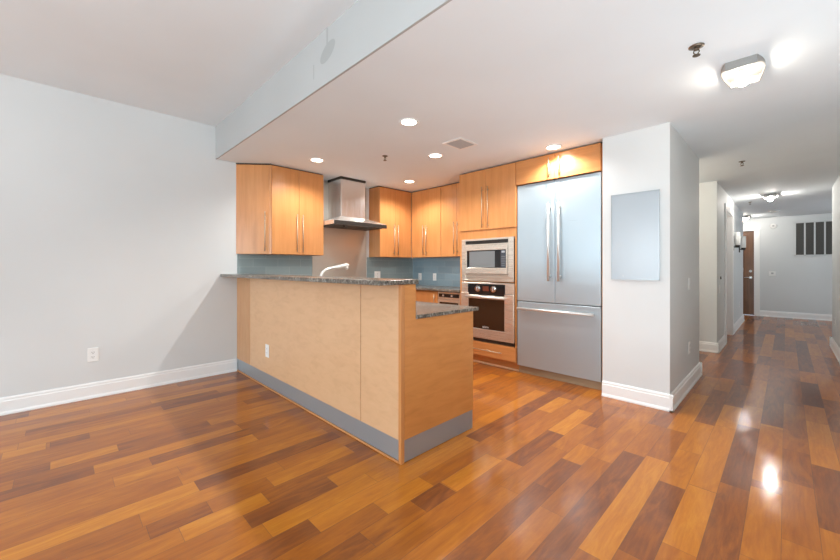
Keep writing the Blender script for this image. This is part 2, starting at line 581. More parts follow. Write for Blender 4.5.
# ------------------------------------------------------------------ floor of single planks
def build_floor():
    PW, X0 = 0.122, -0.137
    c, s = math.cos(0.7879), math.sin(0.7879)

    def at(u, v):
        r, z = (u - 420) / 364.26, -(v - 267.3) / 364.26
        t = -CAM_H / z
        return t * (r * c - s), t * (r * s + c)
    # planks that stand out: near end, far end (where they were measured), tone
    picks = [((736, 487), (750, 427), .08), ((773, 426), (777, 380), .08), ((593, 556), (655, 458), .86), ((633, 556), (672, 485), .20),
             ((693, 556), (712, 492), .80), ((707, 490), (725, 427), .80), ((827, 530), (823, 467), .18), ((817, 407), (810, 383), .10),
             ((800, 545), (790, 482), .50), ((775, 486), (772, 428), .56), ((637, 455), (655, 425), .50), ((575, 424), (590, 408), .85),
             ((572, 462), (588, 446), .75), ((557, 433), (582, 410), .92), ((540, 410), (563, 398), .90), ((583, 424), (606, 404), .30),
             ((180, 480), (321, 428), .68), ((180, 531), (268, 500), .86), ((270, 482), (350, 449), .78), ((262, 496), (386, 452), .34),
             ((244, 517), (334, 483), .22), ((287, 537), (318, 524), .14), ((376, 505), (431, 484), .80), ((0, 549), (195, 483), .88),
             ((50, 467), (118, 448), .82), ((0, 462), (46, 447), .82), ((50, 446), (89, 433), .22), ((146, 526), (207, 503), .30),
             ((444, 484), (492, 456), .85), ((412, 502), (447, 487), .16), ((755, 560), (765, 490), .66)]
    rows = {}
    for a, b, t in picks:
        (xa, ya), (xb, yb) = at(*a), at(*b)
        k = math.floor(((xa + xb) / 2 - X0) / PW)
        rows.setdefault(k, []).append((ya, yb, t))
    rng = random.Random(11)
    bm = bmesh.new()
    uvl = bm.loops.layers.uv.new('plank')
    lt = bm.faces.layers.float.new('tone')
    ls = bm.faces.layers.float.new('seed')
    ll = bm.faces.layers.float.new('length')
    x_lo, x_hi, y_lo, y_hi = XL - 0.1, XM + 0.1, YN - 0.1, YEND + 0.1

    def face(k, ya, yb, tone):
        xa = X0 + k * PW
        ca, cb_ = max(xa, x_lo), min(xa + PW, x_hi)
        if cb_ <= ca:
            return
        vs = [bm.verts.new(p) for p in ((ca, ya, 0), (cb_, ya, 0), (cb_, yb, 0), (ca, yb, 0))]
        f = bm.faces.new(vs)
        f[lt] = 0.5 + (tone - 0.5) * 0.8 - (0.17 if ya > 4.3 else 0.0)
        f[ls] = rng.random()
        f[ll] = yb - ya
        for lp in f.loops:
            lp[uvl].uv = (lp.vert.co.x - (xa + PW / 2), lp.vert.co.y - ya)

    def tone():
        r = rng.random()
        if r < .24:
            return rng.uniform(.16, .34)
        if r < .72:
            return rng.uniform(.36, .62)
        return rng.uniform(.60, .80)
    k0, k1 = math.floor((x_lo - X0) / PW), math.floor((x_hi - X0) / PW)
    for k in range(k0, k1 + 1):
        fixed = sorted(rows.get(k, []))
        cur = y_lo
        stops = []
        for ya, yb, t in fixed:
            ya = max(ya, cur)
            if yb - ya < 0.15:
                continue
            stops.append((cur, ya, None))
            stops.append((ya, yb, t))
            cur = yb
        stops.append((cur, y_hi, None))
        first = True
        for a, b, t in stops:
            if t is not None:
                face(k, a, b, t)
                continue
            y = a
            while b - y > 1e-4:
                L = rng.uniform(0.5, 1.3)
                if first:
                    L *= rng.uniform(.3, 1)
                    first = False
                e = y + L
                if b - e < 0.3:
                    e = b
                face(k, y, e, tone())
                y = e
    # underside so that the floor has thickness
    me = bpy.data.meshes.new('floor')
    bm.to_mesh(me)
    bm.free()
    me.materials.append(MATS['plank_floor'])
    o = bpy.data.objects.new('floor', me)
    COL.objects.link(o)
    o['kind'] = 'structure'
    o['label'] = 'glossy wooden plank floor in mixed red brown tones'


build_floor()

# ------------------------------------------------------------------ walls and ceilings
struct('wall_left', box(XL - 0.12, XL, YN, YBK + 0.12, 0, HH + 0.1), 'wall_paint')
struct('wall_kitchen_back', box(XL, XP, YBK, YBK + 0.12, 0, H), 'wall_paint')
struct('wall_pillar', box(XP, XC, 3.608, 5.06, 0, H), 'wall_paint', label='grey painted wall block between the fridge and the hall')
struct('wall_passage_back', box(-3.2, XC, 6.524, 6.644, 0, H), 'wall_paint')
struct('wall_passage_left', box(-3.32, -3.2, YBK + 0.12, 6.644, 0, H), 'wall_paint')
# hall wall on the left with a doorway
DY0, DY1, DZ = 7.50, 8.44, 2.10
struct('wall_hall_left', MB().box(XC - 0.12, XC, 6.644, DY0, 0, H).box(XC - 0.12, XC, DY1, 10.92, 0, H).box(XC - 0.12, XC, DY0, DY1, DZ, H), 'wall_paint')
struct('wall_hall_end', MB().box(-0.56, XM, YEND, YEND + 0.12, 0, H).box(-2.4, -1.44, YEND, YEND + 0.12, 0, H)
       .box(-1.44, -0.56, YEND, YEND + 0.12, 2.10, H), 'wall_paint')
struct('wall_alcove_left', MB().box(-2.4, XC - 0.12, 10.80, 10.92, 0, H).box(-2.52, -2.4, 10.80, YEND + 0.12, 0, H), 'wall_paint')
struct('wall_hall_right', box(XR, XR + 0.12, 3.0, 8.31, 0, H), 'wall_paint')
struct('wall_alcove_right', MB().box(XR + 0.12, XM, 8.19, 8.31, 0, H).box(XM, XM + 0.12, 8.19, 9.6, 0, H).box(XM, XM + 0.12, 11.2, YEND + 0.12, 0, H).box(XM, XM + 0.12, 9.6, 11.2, 0, 0.6).box(XM, XM + 0.12, 9.6, 11.2, 2.3, H), 'wall_paint')
wr = MB().box(XR + 0.12, XM, 3.0, 3.12, 0, H)
ys = [YN] + [v for p in WIN_RIGHT for v in p] + [3.12]
for i in range(0, len(ys), 2):
    wr.box(XM, XM + 0.12, ys[i], ys[i + 1], 0, HH)
for a, b in WIN_RIGHT:
    wr.box(XM, XM + 0.12, a, b, 0, 0.5).box(XM, XM + 0.12, a, b, 2.6, HH)
struct('wall_living_right', wr, 'wall_paint')
for i, (a, b) in enumerate(WIN_RIGHT):
    f = MB()
    for z0, z1 in ((0.5, 0.56), (2.54, 2.6), (1.0, 1.04)):
        f.box(XM + 0.03, XM + 0.09, a, b, z0, z1)
    for y in (a, b - 0.06):
        f.box(XM + 0.03, XM + 0.09, y, y + 0.06, 0.5, 2.6)
    struct('window_%d' % (i + 4), f, 'window_frame_white')
wb = MB()
xs = [XL] + [v for p in WIN_BACK for v in p] + [XM]
for i in range(0, len(xs), 2):
    wb.box(xs[i], xs[i + 1], YN - 0.15, YN, 0, HH)
for a, b in WIN_BACK:
    wb.box(a, b, YN - 0.15, YN, 0, 0.5).box(a, b, YN - 0.15, YN, 2.6, HH)
struct('wall_back', wb, 'wall_paint')
for i, (a, b) in enumerate(WIN_BACK):
    f = MB()
    for z0, z1 in ((0.5, 0.56), (2.54, 2.6), (1.0, 1.04)):
        f.box(a, b, YN - 0.10, YN - 0.04, z0, z1)
    for x in (a, b - 0.06):
        f.box(x, x + 0.06, YN - 0.10, YN - 0.04, 0.5, 2.6)
    struct('window_%d' % (i + 1), f, 'window_frame_white')
struct('ceiling_kitchen', box(XL - 0.12, XM + 0.12, YS + 0.014, YEND + 0.12, H, H + 0.5), 'ceiling_paint')
struct('ceiling_living', box(XL - 0.12, XM + 0.12, YN - 0.15, YS + 0.014, HH, HH + 0.14), 'ceiling_paint')
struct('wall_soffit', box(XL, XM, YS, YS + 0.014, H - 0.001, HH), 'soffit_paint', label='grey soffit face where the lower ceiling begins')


# ------------------------------------------------------------------ baseboards
def baseboard(name, segs):
    """segs: (x0,y0,x1,y1,nx,ny) along a wall, n pointing into the room"""
    m = MB()
    prof = [(0, 0), (0.024, 0), (0.024, 0.012), (0.018, 0.024), (0.016, 0.028), (0.016, 0.108), (0.011, 0.114), (0.011, 0.128), (0.005, 0.140), (0, 0.140)]
    for x0, y0, x1, y1, nx, ny in segs:
        vs = [(x0 + nx * d, y0 + ny * d, z) for d, z in prof] + [(x1 + nx * d, y1 + ny * d, z) for d, z in prof]
        n = len(prof)
        fs = [(k, (k + 1) % n, n + (k + 1) % n, n + k) for k in range(n)] + [tuple(range(n)), tuple(range(2 * n - 1, n - 1, -1))]
        m.poly(vs, fs)
    return struct(name, m, 'white_trim')


baseboard('baseboard_left', [(XL, YN, XL, 1.465, 1, 0)])
baseboard('baseboard_pillar', [(XP, 3.608, XC + 0.024, 3.608, 0, -1), (XC, 3.584, XC, 5.084, 1, 0), (XP, 5.06, XC + 0.024, 5.06, 0, 1)])
baseboard('baseboard_hall_left', [(-3.2, 6.524, XC + 0.024, 6.524, 0, -1), (XC, 6.50, XC, DY0 - 0.1, 1, 0), (XC, DY1 + 0.1, XC, 10.944, 1, 0)])
baseboard('baseboard_hall_end', [(-0.455, YEND, XM, YEND, 0, -1)])
baseboard('baseboard_hall_right', [(XR, 3.0, XR, 8.334, -1, 0), (XR - 0.024, 8.31, XM, 8.31, 0, 1)])

# ------------------------------------------------------------------ doors of the hall
cs = MB()
for y0, y1 in ((DY0 - 0.1, DY0 + 0.005), (DY1 - 0.005, DY1 + 0.1)):
    cs.box(XC, XC + 0.022, y0, y1, 0, DZ - 0.006, 0.003)
cs.box(XC, XC + 0.022, DY0 - 0.1, DY1 + 0.1, DZ - 0.005, DZ + 0.1, 0.003)
cs.box(XC - 0.13, XC, DY0, DY0 + 0.02, 0, DZ).box(XC - 0.13, XC, DY1 - 0.02, DY1, 0, DZ).box(XC - 0.13, XC, DY0, DY1, DZ - 0.02, DZ)
struct('trim_1', cs, 'white_trim', label='white casing of the side doorway in the hall')
d1 = struct('door_1', box(XC - 0.115, XC - 0.075, DY0 + 0.02, DY1 - 0.02, 0.01, DZ - 0.02), 'door_white', label='white closed side door in the hall')
MB().sphere((XC - 0.04, DY0 + 0.09, 0.95), 0.028).cyl((XC - 0.075, DY0 + 0.09, 0.95), (XC - 0.04, DY0 + 0.09, 0.95), 0.012).build('door_knob', 'chrome', d1)
ct = MB().box(-0.56, -0.452, YEND - 0.02, YEND, 0, 2.099, 0.003).box(-1.55, -1.44, YEND - 0.02, YEND, 0, 2.099, 0.003).box(-1.55, -0.452, YEND - 0.02, YEND, 2.10, 2.21, 0.003)
struct('trim_2', ct, 'white_trim', label='white casing round the brown entrance door')
d2 = struct('door_2', box(-1.44, -0.56, YEND + 0.03, YEND + 0.07, 0.01, 2.10), 'door_wood', label='brown wooden entrance door at the end of the hall')
MB().cyl((-0.625, YEND + 0.03, 0.94), (-0.625, YEND - 0.03, 0.94), 0.013).tube([(-0.615, YEND - 0.03, 0.94), (-0.74, YEND - 0.03, 0.94)], 0.011).cyl((-0.625, YEND + 0.03, 0.94), (-0.625, YEND + 0.018, 0.94), 0.032).build('door_handle', 'chrome', d2)
MB().cyl((-0.625, YEND + 0.03, 1.10), (-0.625, YEND + 0.01, 1.10), 0.03).build('deadbolt', 'chrome', d2)


# ------------------------------------------------------------------ pulls
def pull(parent, c, d, out, L, r=0.0048, off=0.030, mat='pull_nickel', name='handle', inset=0.04):
    """bar pull: centre c on the face, d unit vector along the bar, out unit vector off the face"""
    c, d, out = Vector(c), Vector(d), Vector(out)
    m = MB()
    m.cyl(c + out * off - d * L / 2, c + out * off + d * L / 2, r, n=14)
    for s in (-1, 1):
        p = c + d * s * (L / 2 - inset)
        m.cyl(p, p + out * off, r * 0.85, n=10)
    return m.build(name, mat, parent)


def door_panel(parent, x0, x1, y0, y1, z0, z1, mat='honey_maple', name='door'):
    return box(x0, x1, y0, y1, z0, z1, bev=0.0015).build(name, mat, parent)


ZU0, ZU1 = 1.349, 2.386
G = 0.0018
# --- angled end cabinet
t = thing('angled_wall_cabinet', 'maple wall cabinet with one diagonal door at the open end above the bar', 'cabinet', (XL + 0.1, 1.70, ZU0))
A, B = Vector((XL + 0.001, 1.458)), Vector((XU, 1.762))
dv = (B - A).normalized()
nv = Vector((dv.y, -dv.x))            # outwards, towards the living room
A2, B2 = A - nv * 0.02, B - nv * 0.02
MB().prism([(XL + 0.001, A2.y + 0.012), (B2.x - 0.004, B2.y), (XU - 0.004, 1.762), (XL + 0.001, 1.762)], ZU0, ZU1).build('body', 'honey_maple', t)
MB().prism([(XL + 0.001, 1.46), (XU, 1.757), (XU, 1.762), (XL + 0.001, 1.762)], ZU1, H).build('top_filler', 'dark_gap', t)
a, b = A + dv * 0.004, B - dv * 0.028
dr = MB().prism([tuple(a), tuple(b), tuple(b - nv * 0.019), tuple(a - nv * 0.019)], ZU0 + 0.002, ZU1 - 0.002, 0.0015).build('door', 'honey_maple', t)
e0, e1 = B - dv * 0.025, B
MB().prism([tuple(e0 - nv * 0.002), tuple(e1), tuple(e1 - nv * 0.02), tuple(e0 - nv * 0.02)], ZU0, ZU1).build('edge_stile', 'honey_maple', t)
hp = b - dv * 0.035
pull(dr, (hp.x, hp.y, 1.61), (0, 0, 1), (nv.x, nv.y, 0), 0.46)


def pair_left(name, label, y0, ym, y1, body_y1=None):
    """two door cabinet hung on the left wall"""
    t = thing(name, label, 'cabinet', (XL + 0.13, (y0 + y1) / 2, ZU0), 'kitchen wall cabinets')
    by1 = body_y1 or y1
    box(XL + 0.001, XU - 0.020, y0, by1, ZU0, ZU1, bev=0.001).build('body', 'honey_maple', t)
    box(XL + 0.001, XU - 0.03, y0 + 0.003, by1, ZU1, H).build('top_filler', 'dark_gap', t)
    for a, b, hy in ((y0 + 0.002, ym - G, ym - 0.035), (ym + G, y1 - 0.002, ym + 0.04)):
        d = door_panel(t, XU - 0.0195, XU, a, b, ZU0 + 0.002, ZU1 - 0.002)
        pull(d, (XU, hy, 1.61), (0, 0, 1), (1, 0, 0), 0.46)
    return t


pair_left('wall_cabinet', 'maple wall cabinet with two doors between the hood and the diagonal end cabinet', 1.766, 2.104, 2.442)
pair_left('wall_cabinet', 'maple corner wall cabinet with two doors on the far side of the range hood', 3.363, 3.664, 4.003)


def pair_back(name, label, x0, xm, x1):
    t = thing(name, label, 'cabinet', ((x0 + x1) / 2, YBK - 0.15, ZU0), 'kitchen wall cabinets')
    box(x0, x1, YU + 0.020, YBK - 0.001, ZU0, ZU1, bev=0.001).build('body', 'honey_maple', t)
    box(x0, x1, YU + 0.03, YBK - 0.001, ZU1, H).build('top_filler', 'dark_gap', t)
    for a, b, hx in ((x0 + 0.002, xm - G, xm - 0.035), (xm + G, x1 - 0.002, xm + 0.03)):
        d = door_panel(t, a, b, YU, YU + 0.0195, ZU0 + 0.002, ZU1 - 0.002)
        pull(d, (hx, YU, 1.61), (0, 0, 1), (0, -1, 0), 0.46)
    return t


pair_back('wall_cabinet', 'maple wall cabinet with two doors tucked into the kitchen corner over blue tiles', -4.2195, -3.902, -3.594)
pair_back('wall_cabinet', 'maple wall cabinet with two doors beside the tall oven cabinet', -3.592, -3.289, -2.982)

# --- tall oven cabinet
X0, X1 = -2.974, -2.158
t = thing('tall_oven_cabinet', 'tall maple cabinet housing the microwave and the wall oven', 'cabinet', ((X0 + X1) / 2, 4.0, 0))
m = MB().box(X0, X0 + 0.02, YT + 0.004, YBK - 0.002, 0.09, 2.386).box(X1 - 0.02, X1, YT + 0.004, YBK - 0.002, 0.09, 2.386)
m.box(X0 + 0.02, X1 - 0.02, YT + 0.02, YBK - 0.002, 1.655, 2.386).box(X0 + 0.02, X1 - 0.02, YT + 0.02, YBK - 0.002, 0.09, 0.286)
m.box(X0 + 0.02, X1 - 0.02, YT + 0.022, YBK - 0.002, 1.014, 1.024)
m.box(X0, X1, YT + 0.002, YT + 0.022, 1.548, 1.654)
m.box(X0, -2.940, YT + 0.002, YT + 0.022, 0.31, 1.548).box(-2.176, X1, YT + 0.002, YT + 0.022, 0.31, 1.548)
m.build('body', 'honey_maple', t)
box(X0 + 0.002, X1, YT + 0.02, YBK - 0.002, 2.3865, H - 0.003).build('top_filler', 'dark_gap', t)
for a, b, hx in ((X0 + 0.001, -2.566 - G, -2.605), (-2.566 + G, X1 - 0.003, -2.522)):
    d = door_panel(t, a, b, YT - 0.018, YT + 0.0015, 1.655, 2.384)
    pull(d, (hx, YT - 0.018, 1.92), (0, 0, 1), (0, -1, 0), 0.50)
d = door_panel(t, X0 + 0.001, X1 - 0.001, YT - 0.018, YT + 0.0195, 0.118, 0.284, name='drawer', mat='honey_maple_flat')
pull(d, (-2.555, YT - 0.018, 0.196), (1, 0, 0), (0, -1, 0), 0.46)
box(X0, X1, YT + 0.06, YT + 0.075, 0, 0.09).build('toe_kick', 'honey_maple_flat', t)
box(X0, X1, YT + 0.045, YT + 0.0595, 0, 0.022, bev=0.004).build('shoe_strip', 'pale_maple', t)

# --- microwave
t = thing('built_in_microwave', 'built-in stainless microwave with dark glass in the tall cabinet above the oven', 'microwave', (-2.56, 3.95, 1.03))
F = YT - 0.004
mx0, mx1, mz0, mz1 = -2.936, -2.186, 1.026, 1.546
ix0, ix1, iz0, iz1 = -2.878, -2.256, 1.112, 1.468
m = MB().box(mx0, ix0, F - 0.014, F + 0.004, mz0, mz1, 0.002).box(ix1, mx1, F - 0.014, F + 0.004, mz0, mz1, 0.002)
m.box(ix0, ix1, F - 0.014, F + 0.004, 1.524, mz1, 0.002).box(ix0, ix1, F - 0.014, F + 0.004, iz1, 1.480, 0.002)
m.box(ix0, ix1, F - 0.014, F + 0.004, 1.100, iz0, 0.002).box(ix0, ix1, F - 0.014, F + 0.004, mz0, 1.050, 0.002)
m.build('trim_frame', 'warm_steel', t)
box(-2.90, -2.22, F + 0.03, 4.15, 1.05, 1.53).build('body', 'dark_metal', t)
for z0, z1 in ((1.481, 1.523), (1.051, 1.099)):
    g = MB().box(ix0, ix1, F + 0.004, F + 0.012, z0, z1)
    n = 4
    for k in range(n):
        zz = z0 + (k + 0.5) * (z1 - z0) / n
        g.box(ix0, ix1, F - 0.008, F + 0.004, zz - 0.0035, zz + 0.0015)
    g.build('vent_grille', 'dark_metal' if z0 > 1.2 else 'warm_steel', t)
d = MB()
dx0, dx1, dz0, dz1 = ix0 + 0.004, ix1 - 0.004, iz0 + 0.004, iz1 - 0.004
gx0, gx1, gz0, gz1 = -2.846, -2.280, 1.188, 1.402
d.box(dx0, gx0, F - 0.026, F, dz0, dz1, 0.003).box(gx1, dx1, F - 0.026, F, dz0, dz1, 0.003)
d.box(gx0, gx1, F - 0.026, F, gz1, dz1, 0.003).box(gx0, gx1, F - 0.026, F, dz0, gz0, 0.003)
d = d.build('door', 'warm_steel', t)
box(gx0, gx1, F - 0.020, F - 0.002, gz0, gz1).build('glass', 'black_glass', d)
box(-2.806, -2.432, F - 0.0215, F - 0.0195, gz0 + 0.008, gz1 - 0.012).build('window', 'microwave_glass', d)
cp = box(-2.350, gx1 - 0.004, F - 0.0225, F - 0.0195, gz0 + 0.006, gz1 - 0.006).build('control_panel', 'keypad_glass', t)
box(-2.338, -2.292, F - 0.024, F - 0.022, gz1 - 0.036, gz1 - 0.014).build('display', 'display_glass', cp)
kp = MB()
for i in range(3):
    for j in range(5):
        kp.box(-2.338 + i * 0.016, -2.327 + i * 0.016, F - 0.0235, F - 0.022, gz0 + 0.02 + j * 0.026, gz0 + 0.036 + j * 0.026)
kp.build('keypad', 'keypad_key', cp)

# --- wall oven
t = thing('wall_oven', 'built-in stainless wall oven with two round knobs below the microwave', 'oven', (-2.56, 3.95, 0.29))
ox0, ox1 = -2.936, -2.180
box(-2.91, -2.20, F + 0.02, 4.15, 0.32, 0.99).build('body', 'dark_metal', t)
fp = MB().box(ox0, -2.834, F - 0.016, F + 0.004, 0.882, 1.008, 0.002).box(-2.296, ox1, F - 0.016, F + 0.004, 0.882, 1.008, 0.002)
fp.box(-2.834, -2.296, F - 0.016, F + 0.004, 0.992, 1.008, 0.002)
fp.build('front_trim', 'warm_steel', t)
cp = box(-2.833, -2.297, F - 0.018, F + 0.003, 0.858, 0.991, bev=0.001).build('control_panel', 'black_glass', t)
for x in (-2.680, -2.452):
    k = MB().cyl((x, F - 0.018, 0.935), (x, F - 0.024, 0.935), 0.038, n=28).cyl((x, F - 0.024, 0.935), (x, F - 0.046, 0.935), 0.029, 0.026, n=28)
    k.box(x - 0.005, x + 0.005, F - 0.052, F - 0.046, 0.912, 0.958)
    k.build('knob', 'chrome', cp)
box(-2.605, -2.520, F - 0.0195, F - 0.0175, 0.905, 0.965).build('display', 'oven_display', cp)
d = MB()
wx0, wx1, wz0, wz1 = -2.818, -2.300, 0.447, 0.812
d.box(ox0, wx0, F - 0.026, F + 0.002, 0.330, 0.878, 0.003).box(wx1, ox1, F - 0.026, F + 0.002, 0.330, 0.878, 0.003)
d.box(wx0, wx1, F - 0.026, F + 0.002, wz1, 0.852, 0.003).box(wx0, wx1, F - 0.026, F + 0.002, 0.330, wz0, 0.003)
d = d.build('door', 'warm_steel', t)
box(wx0, wx1, F - 0.024, F - 0.002, wz0, wz1).build('window', 'oven_glass', d)
pull(d, (-2.565, F - 0.026, 0.835), (1, 0, 0), (0, -1, 0), 0.54, r=0.011, off=0.035, mat='handle_steel', inset=0.03)
cu = bpy.data.curves.new('logo', 'FONT')
cu.body = 'BOSCH'
cu.size = 0.028
cu.align_x = 'CENTER'
cu.extrude = 0.0006
tmp = bpy.data.objects.new('tmp_text', cu)
COL.objects.link(tmp)
dg = bpy.context.evaluated_depsgraph_get()
me = bpy.data.meshes.new_from_object(tmp.evaluated_get(dg))
bpy.data.objects.remove(tmp)
me.transform(Matrix.Translation(Vector((-2.56, F - 0.0252, 0.462)) - Vector(t.location)) @ Matrix.Rotation(math.pi / 2, 4, 'X'))
me.materials.clear()
me.materials.append(MATS['logo_grey'])
lg = bpy.data.objects.new('logo', me)
COL.objects.link(lg)
lg.parent = d
box(ox0 + 0.01, ox1 - 0.01, F - 0.008, F + 0.004, 0.292, 0.327).build('lower_vent', 'dark_metal', t)

# --- cabinet over the fridge
t = thing('over_fridge_cabinet', 'shallow maple cabinet with two wide doors above the refrigerator', 'cabinet', (-1.70, 4.0, 2.12))
box(-2.154, -1.214, YT + 0.02, YBK - 0.002, 2.124, 2.386).build('body', 'honey_maple_flat', t)
box(-2.154, -1.214, YT + 0.02, YBK - 0.002, 2.3865, H - 0.003).build('top_filler', 'dark_gap', t)
for a, b, hx in ((-2.154, -1.70 - G, -1.757), (-1.70 + G, -1.250, -1.648)):
    d = door_panel(t, a, b, YT - 0.018, YT + 0.0195, 2.122, 2.386, mat='honey_maple_flat')
    pull(d, (hx, YT - 0.018, 2.245), (0, 0, 1), (0, -1, 0), 0.215)
box(-1.248, -1.212, YT + 0.02, YBK - 0.002, 0, 2.124).build('side_panel', 'honey_maple', t)

# --- refrigerator
t = thing('refrigerator', 'large stainless french door refrigerator with a bottom freezer drawer', 'refrigerator', (-1.70, 4.0, 0))
fx0, fx1, fy = -2.153, -1.254, 3.700
box(fx0 + 0.004, fx1 - 0.004, fy + 0.06, YBK - 0.01, 0.086, 2.114).build('body', 'dark_metal', t)
for a, b, hx in ((fx0, -1.712 - 0.002, -1.762), (-1.712 + 0.002, fx1, -1.652)):
    d = box(a, b, fy, fy + 0.058, 0.818, 2.114, bev=0.004, seg=2).build('door', 'brushed_steel', t)
    pull(d, (hx, fy, 1.46), (0, 0, 1), (0, -1, 0), 0.82, r=0.0125, off=0.05, mat='handle_steel', inset=0.05)
d = box(fx0, fx1, fy, fy + 0.058, 0.088, 0.810, bev=0.004, seg=2).build('freezer_drawer', 'brushed_steel', t)
pull(d, (-1.715, fy, 0.735), (1, 0, 0), (0, -1, 0), 0.82, r=0.0145, off=0.05, mat='handle_steel', inset=0.05)
box(fx0, fx1, fy + 0.045, fy + 0.06, 0.0, 0.082).build('toe_grille', 'toe_tan', t)

# ------------------------------------------------------------------ back counter run
t = thing('base_cabinet', 'maple base cabinet under the granite counter on the back wall', 'cabinet', (-3.64, 4.0, 0))
box(-3.895, -3.392, 3.735, YBK - 0.002, 0.10, 0.868).build('body', 'honey_maple', t)
for a, b in ((-3.893, -3.393),):
    d = door_panel(t, a, b, 3.715, 3.7345, 0.12, 0.852)
    pull(d, (b - 0.04, 3.715, 0.74), (0, 0, 1), (0, -1, 0), 0.16)
box(-3.895, -3.392, 3.79, 3.80, 0, 0.10).build('toe_kick', 'honey_maple_flat', t)
t = thing('undercounter_appliance', 'narrow brownish steel undercounter appliance with dark control strip next to the tall cabinet', 'appliance', (-3.19, 4.0, 0))
box(-3.386, -2.990, 3.74, YBK - 0.01, 0.09, 0.862).build('body', 'dark_metal', t)
box(-3.384, -2.992, 3.715, 3.739, 0.765, 0.860, bev=0.002).build('front_panel', 'warm_steel', t)
cs_ = box(-3.365, -3.01, 3.711, 3.7155, 0.790, 0.838).build('control_strip', 'black_glass', t)
for x in (-3.28, -3.13):
    MB().cyl((x, 3.711, 0.814), (x, 3.703, 0.814), 0.014).build('button', 'handle_steel', cs_)
box(-3.384, -2.992, 3.712, 3.739, 0.11, 0.760, bev=0.002).build('door', 'warm_steel', t)
box(-3.35, -3.02, 3.709, 3.7125, 0.16, 0.725).build('window', 'oven_glass', t)
box(-3.386, -2.990, 3.79, 3.80, 0, 0.09).build('toe_kick', 'dark_metal', t)
tag(MB().prism([(-4.473, 2.25), (-3.86, 2.25), (-3.86, 3.675), (-2.977, 3.675), (-2.977, 4.281), (-4.473, 4.281)], 0.870, 0.900, 0.003).build('back_countertop', 'granite'),
    'speckled granite countertop against the blue tiled back wall', 'countertop')

t = thing('base_cabinet', 'maple base cabinet run along the steel backsplash wall, hidden behind the bar', 'cabinet', (-4.2, 3.0, 0))
box(-4.48, -3.92, 2.25, YBK - 0.002, 0.10, 0.868).build('body', 'honey_maple', t)
for a, b in ((2.26, 2.74), (2.745, 3.225), (3.23, 3.69)):
    d = door_panel(t, -3.9195, -3.90, a, b, 0.12, 0.852)
    pull(d, (-3.90, b - 0.05, 0.74), (0, 0, 1), (1, 0, 0), 0.16)
box(-3.98, -3.97, 2.25, 3.73, 0, 0.10).build('toe_kick', 'honey_maple_flat', t)

# backsplashes
tag(MB().box(XL + 0.0005, XL + 0.008, 1.474, 1.613, 1.121, 1.347).box(XL + 0.0005, XL + 0.008, 1.613, 2.416, 0.899, 1.347).build('tile_backsplash', 'glass_tile'), 'grey green glass tile backsplash under the diagonal end cabinet', 'backsplash', 'glass tile backsplashes')
tag(box(XL + 0.0005, XL + 0.008, 3.312, YBK - 0.009, 0.902, 1.347).build('tile_backsplash', 'glass_tile'), 'grey green glass tile backsplash between the steel sheet and the corner', 'backsplash', 'glass tile backsplashes')
tag(box(XL + 0.009, -2.978, YBK - 0.008, YBK - 0.0005, 0.902, 1.347).build('tile_backsplash', 'glass_tile_back'), 'blue grey glass tile backsplash on the back wall above the rear counter', 'backsplash', 'glass tile backsplashes')
t = thing('steel_backsplash', 'brushed steel sheet on the wall behind the range hood', 'backsplash', (XL, 2.87, 0.9))
box(XL + 0.0005, XL + 0.006, 2.444, 3.309, 0.902, 2.386).build('sheet', 'splash_steel', t)
box(XL + 0.0005, XL + 0.010, 2.418, 2.443, 0.902, 1.347).build('edge_strip', 'splash_steel', t)
box(XL + 0.0005, XL + 0.012, 3.3095, 3.3115, 0.902, 1.347).build('edge_strip', 'handle_steel', t)

# ------------------------------------------------------------------ range hood
t = thing('range_hood', 'stainless chimney range hood with a flat canopy between two maple cabinets', 'range hood', (XL, 2.87, 1.73))
hy0, hy1, hx, hz0, hz1 = 2.446, 3.303, -3.985, 1.738, 1.795
cy0, cy1, cxf = 2.658, 3.045, -4.150
xw = XL + 0.007
m = MB()
m.box(xw, hx, hy0, hy1, hz0 + 0.006, hz1, 0.002)
m.poly([(xw, hy0 + .004, hz1), (hx - .004, hy0 + .004, hz1), (hx - .004, hy1 - .004, hz1), (xw, hy1 - .004, hz1),
        (xw, cy0, 1.872), (cxf, cy0, 1.872), (cxf, cy1, 1.872), (xw, cy1, 1.872)],
       [(0, 1, 5, 4), (1, 2, 6, 5), (2, 3, 7, 6), (3, 0, 4, 7), (0, 1, 2, 3), (4, 5, 6, 7)])
m.build('canopy', 'hood_steel', t)
box(hx, hx + 0.004, hy0 + 0.002, hy1 - 0.002, hz0 + 0.004, hz1 - 0.003).build('front_fascia', 'dark_metal', t)
m = MB()
for k in range(3):
    y0 = hy0 + 0.03 + k * (hy1 - hy0 - 0.06) / 3
    m.box(xw + 0.05, hx - 0.06, y0 + 0.008, y0 + (hy1 - hy0 - 0.06) / 3 - 0.008, hz0, hz0 + 0.006)
m.build('filter', 'dark_metal', t)
MB().box(hx - 0.05, hx - 0.02, 2.62, 2.66, hz0 - 0.022, hz0 + 0.006).build('grease_cup', 'dark_metal', t)
box(xw, cxf, cy0, cy1, 1.872, 2.367, bev=0.002).build('chimney', 'hood_steel', t)
box(xw, cxf + 0.008, cy0 - 0.008, cy1 + 0.008, 2.368, H - 0.0005, bev=0.001).build('ceiling_collar', 'dark_metal', t)

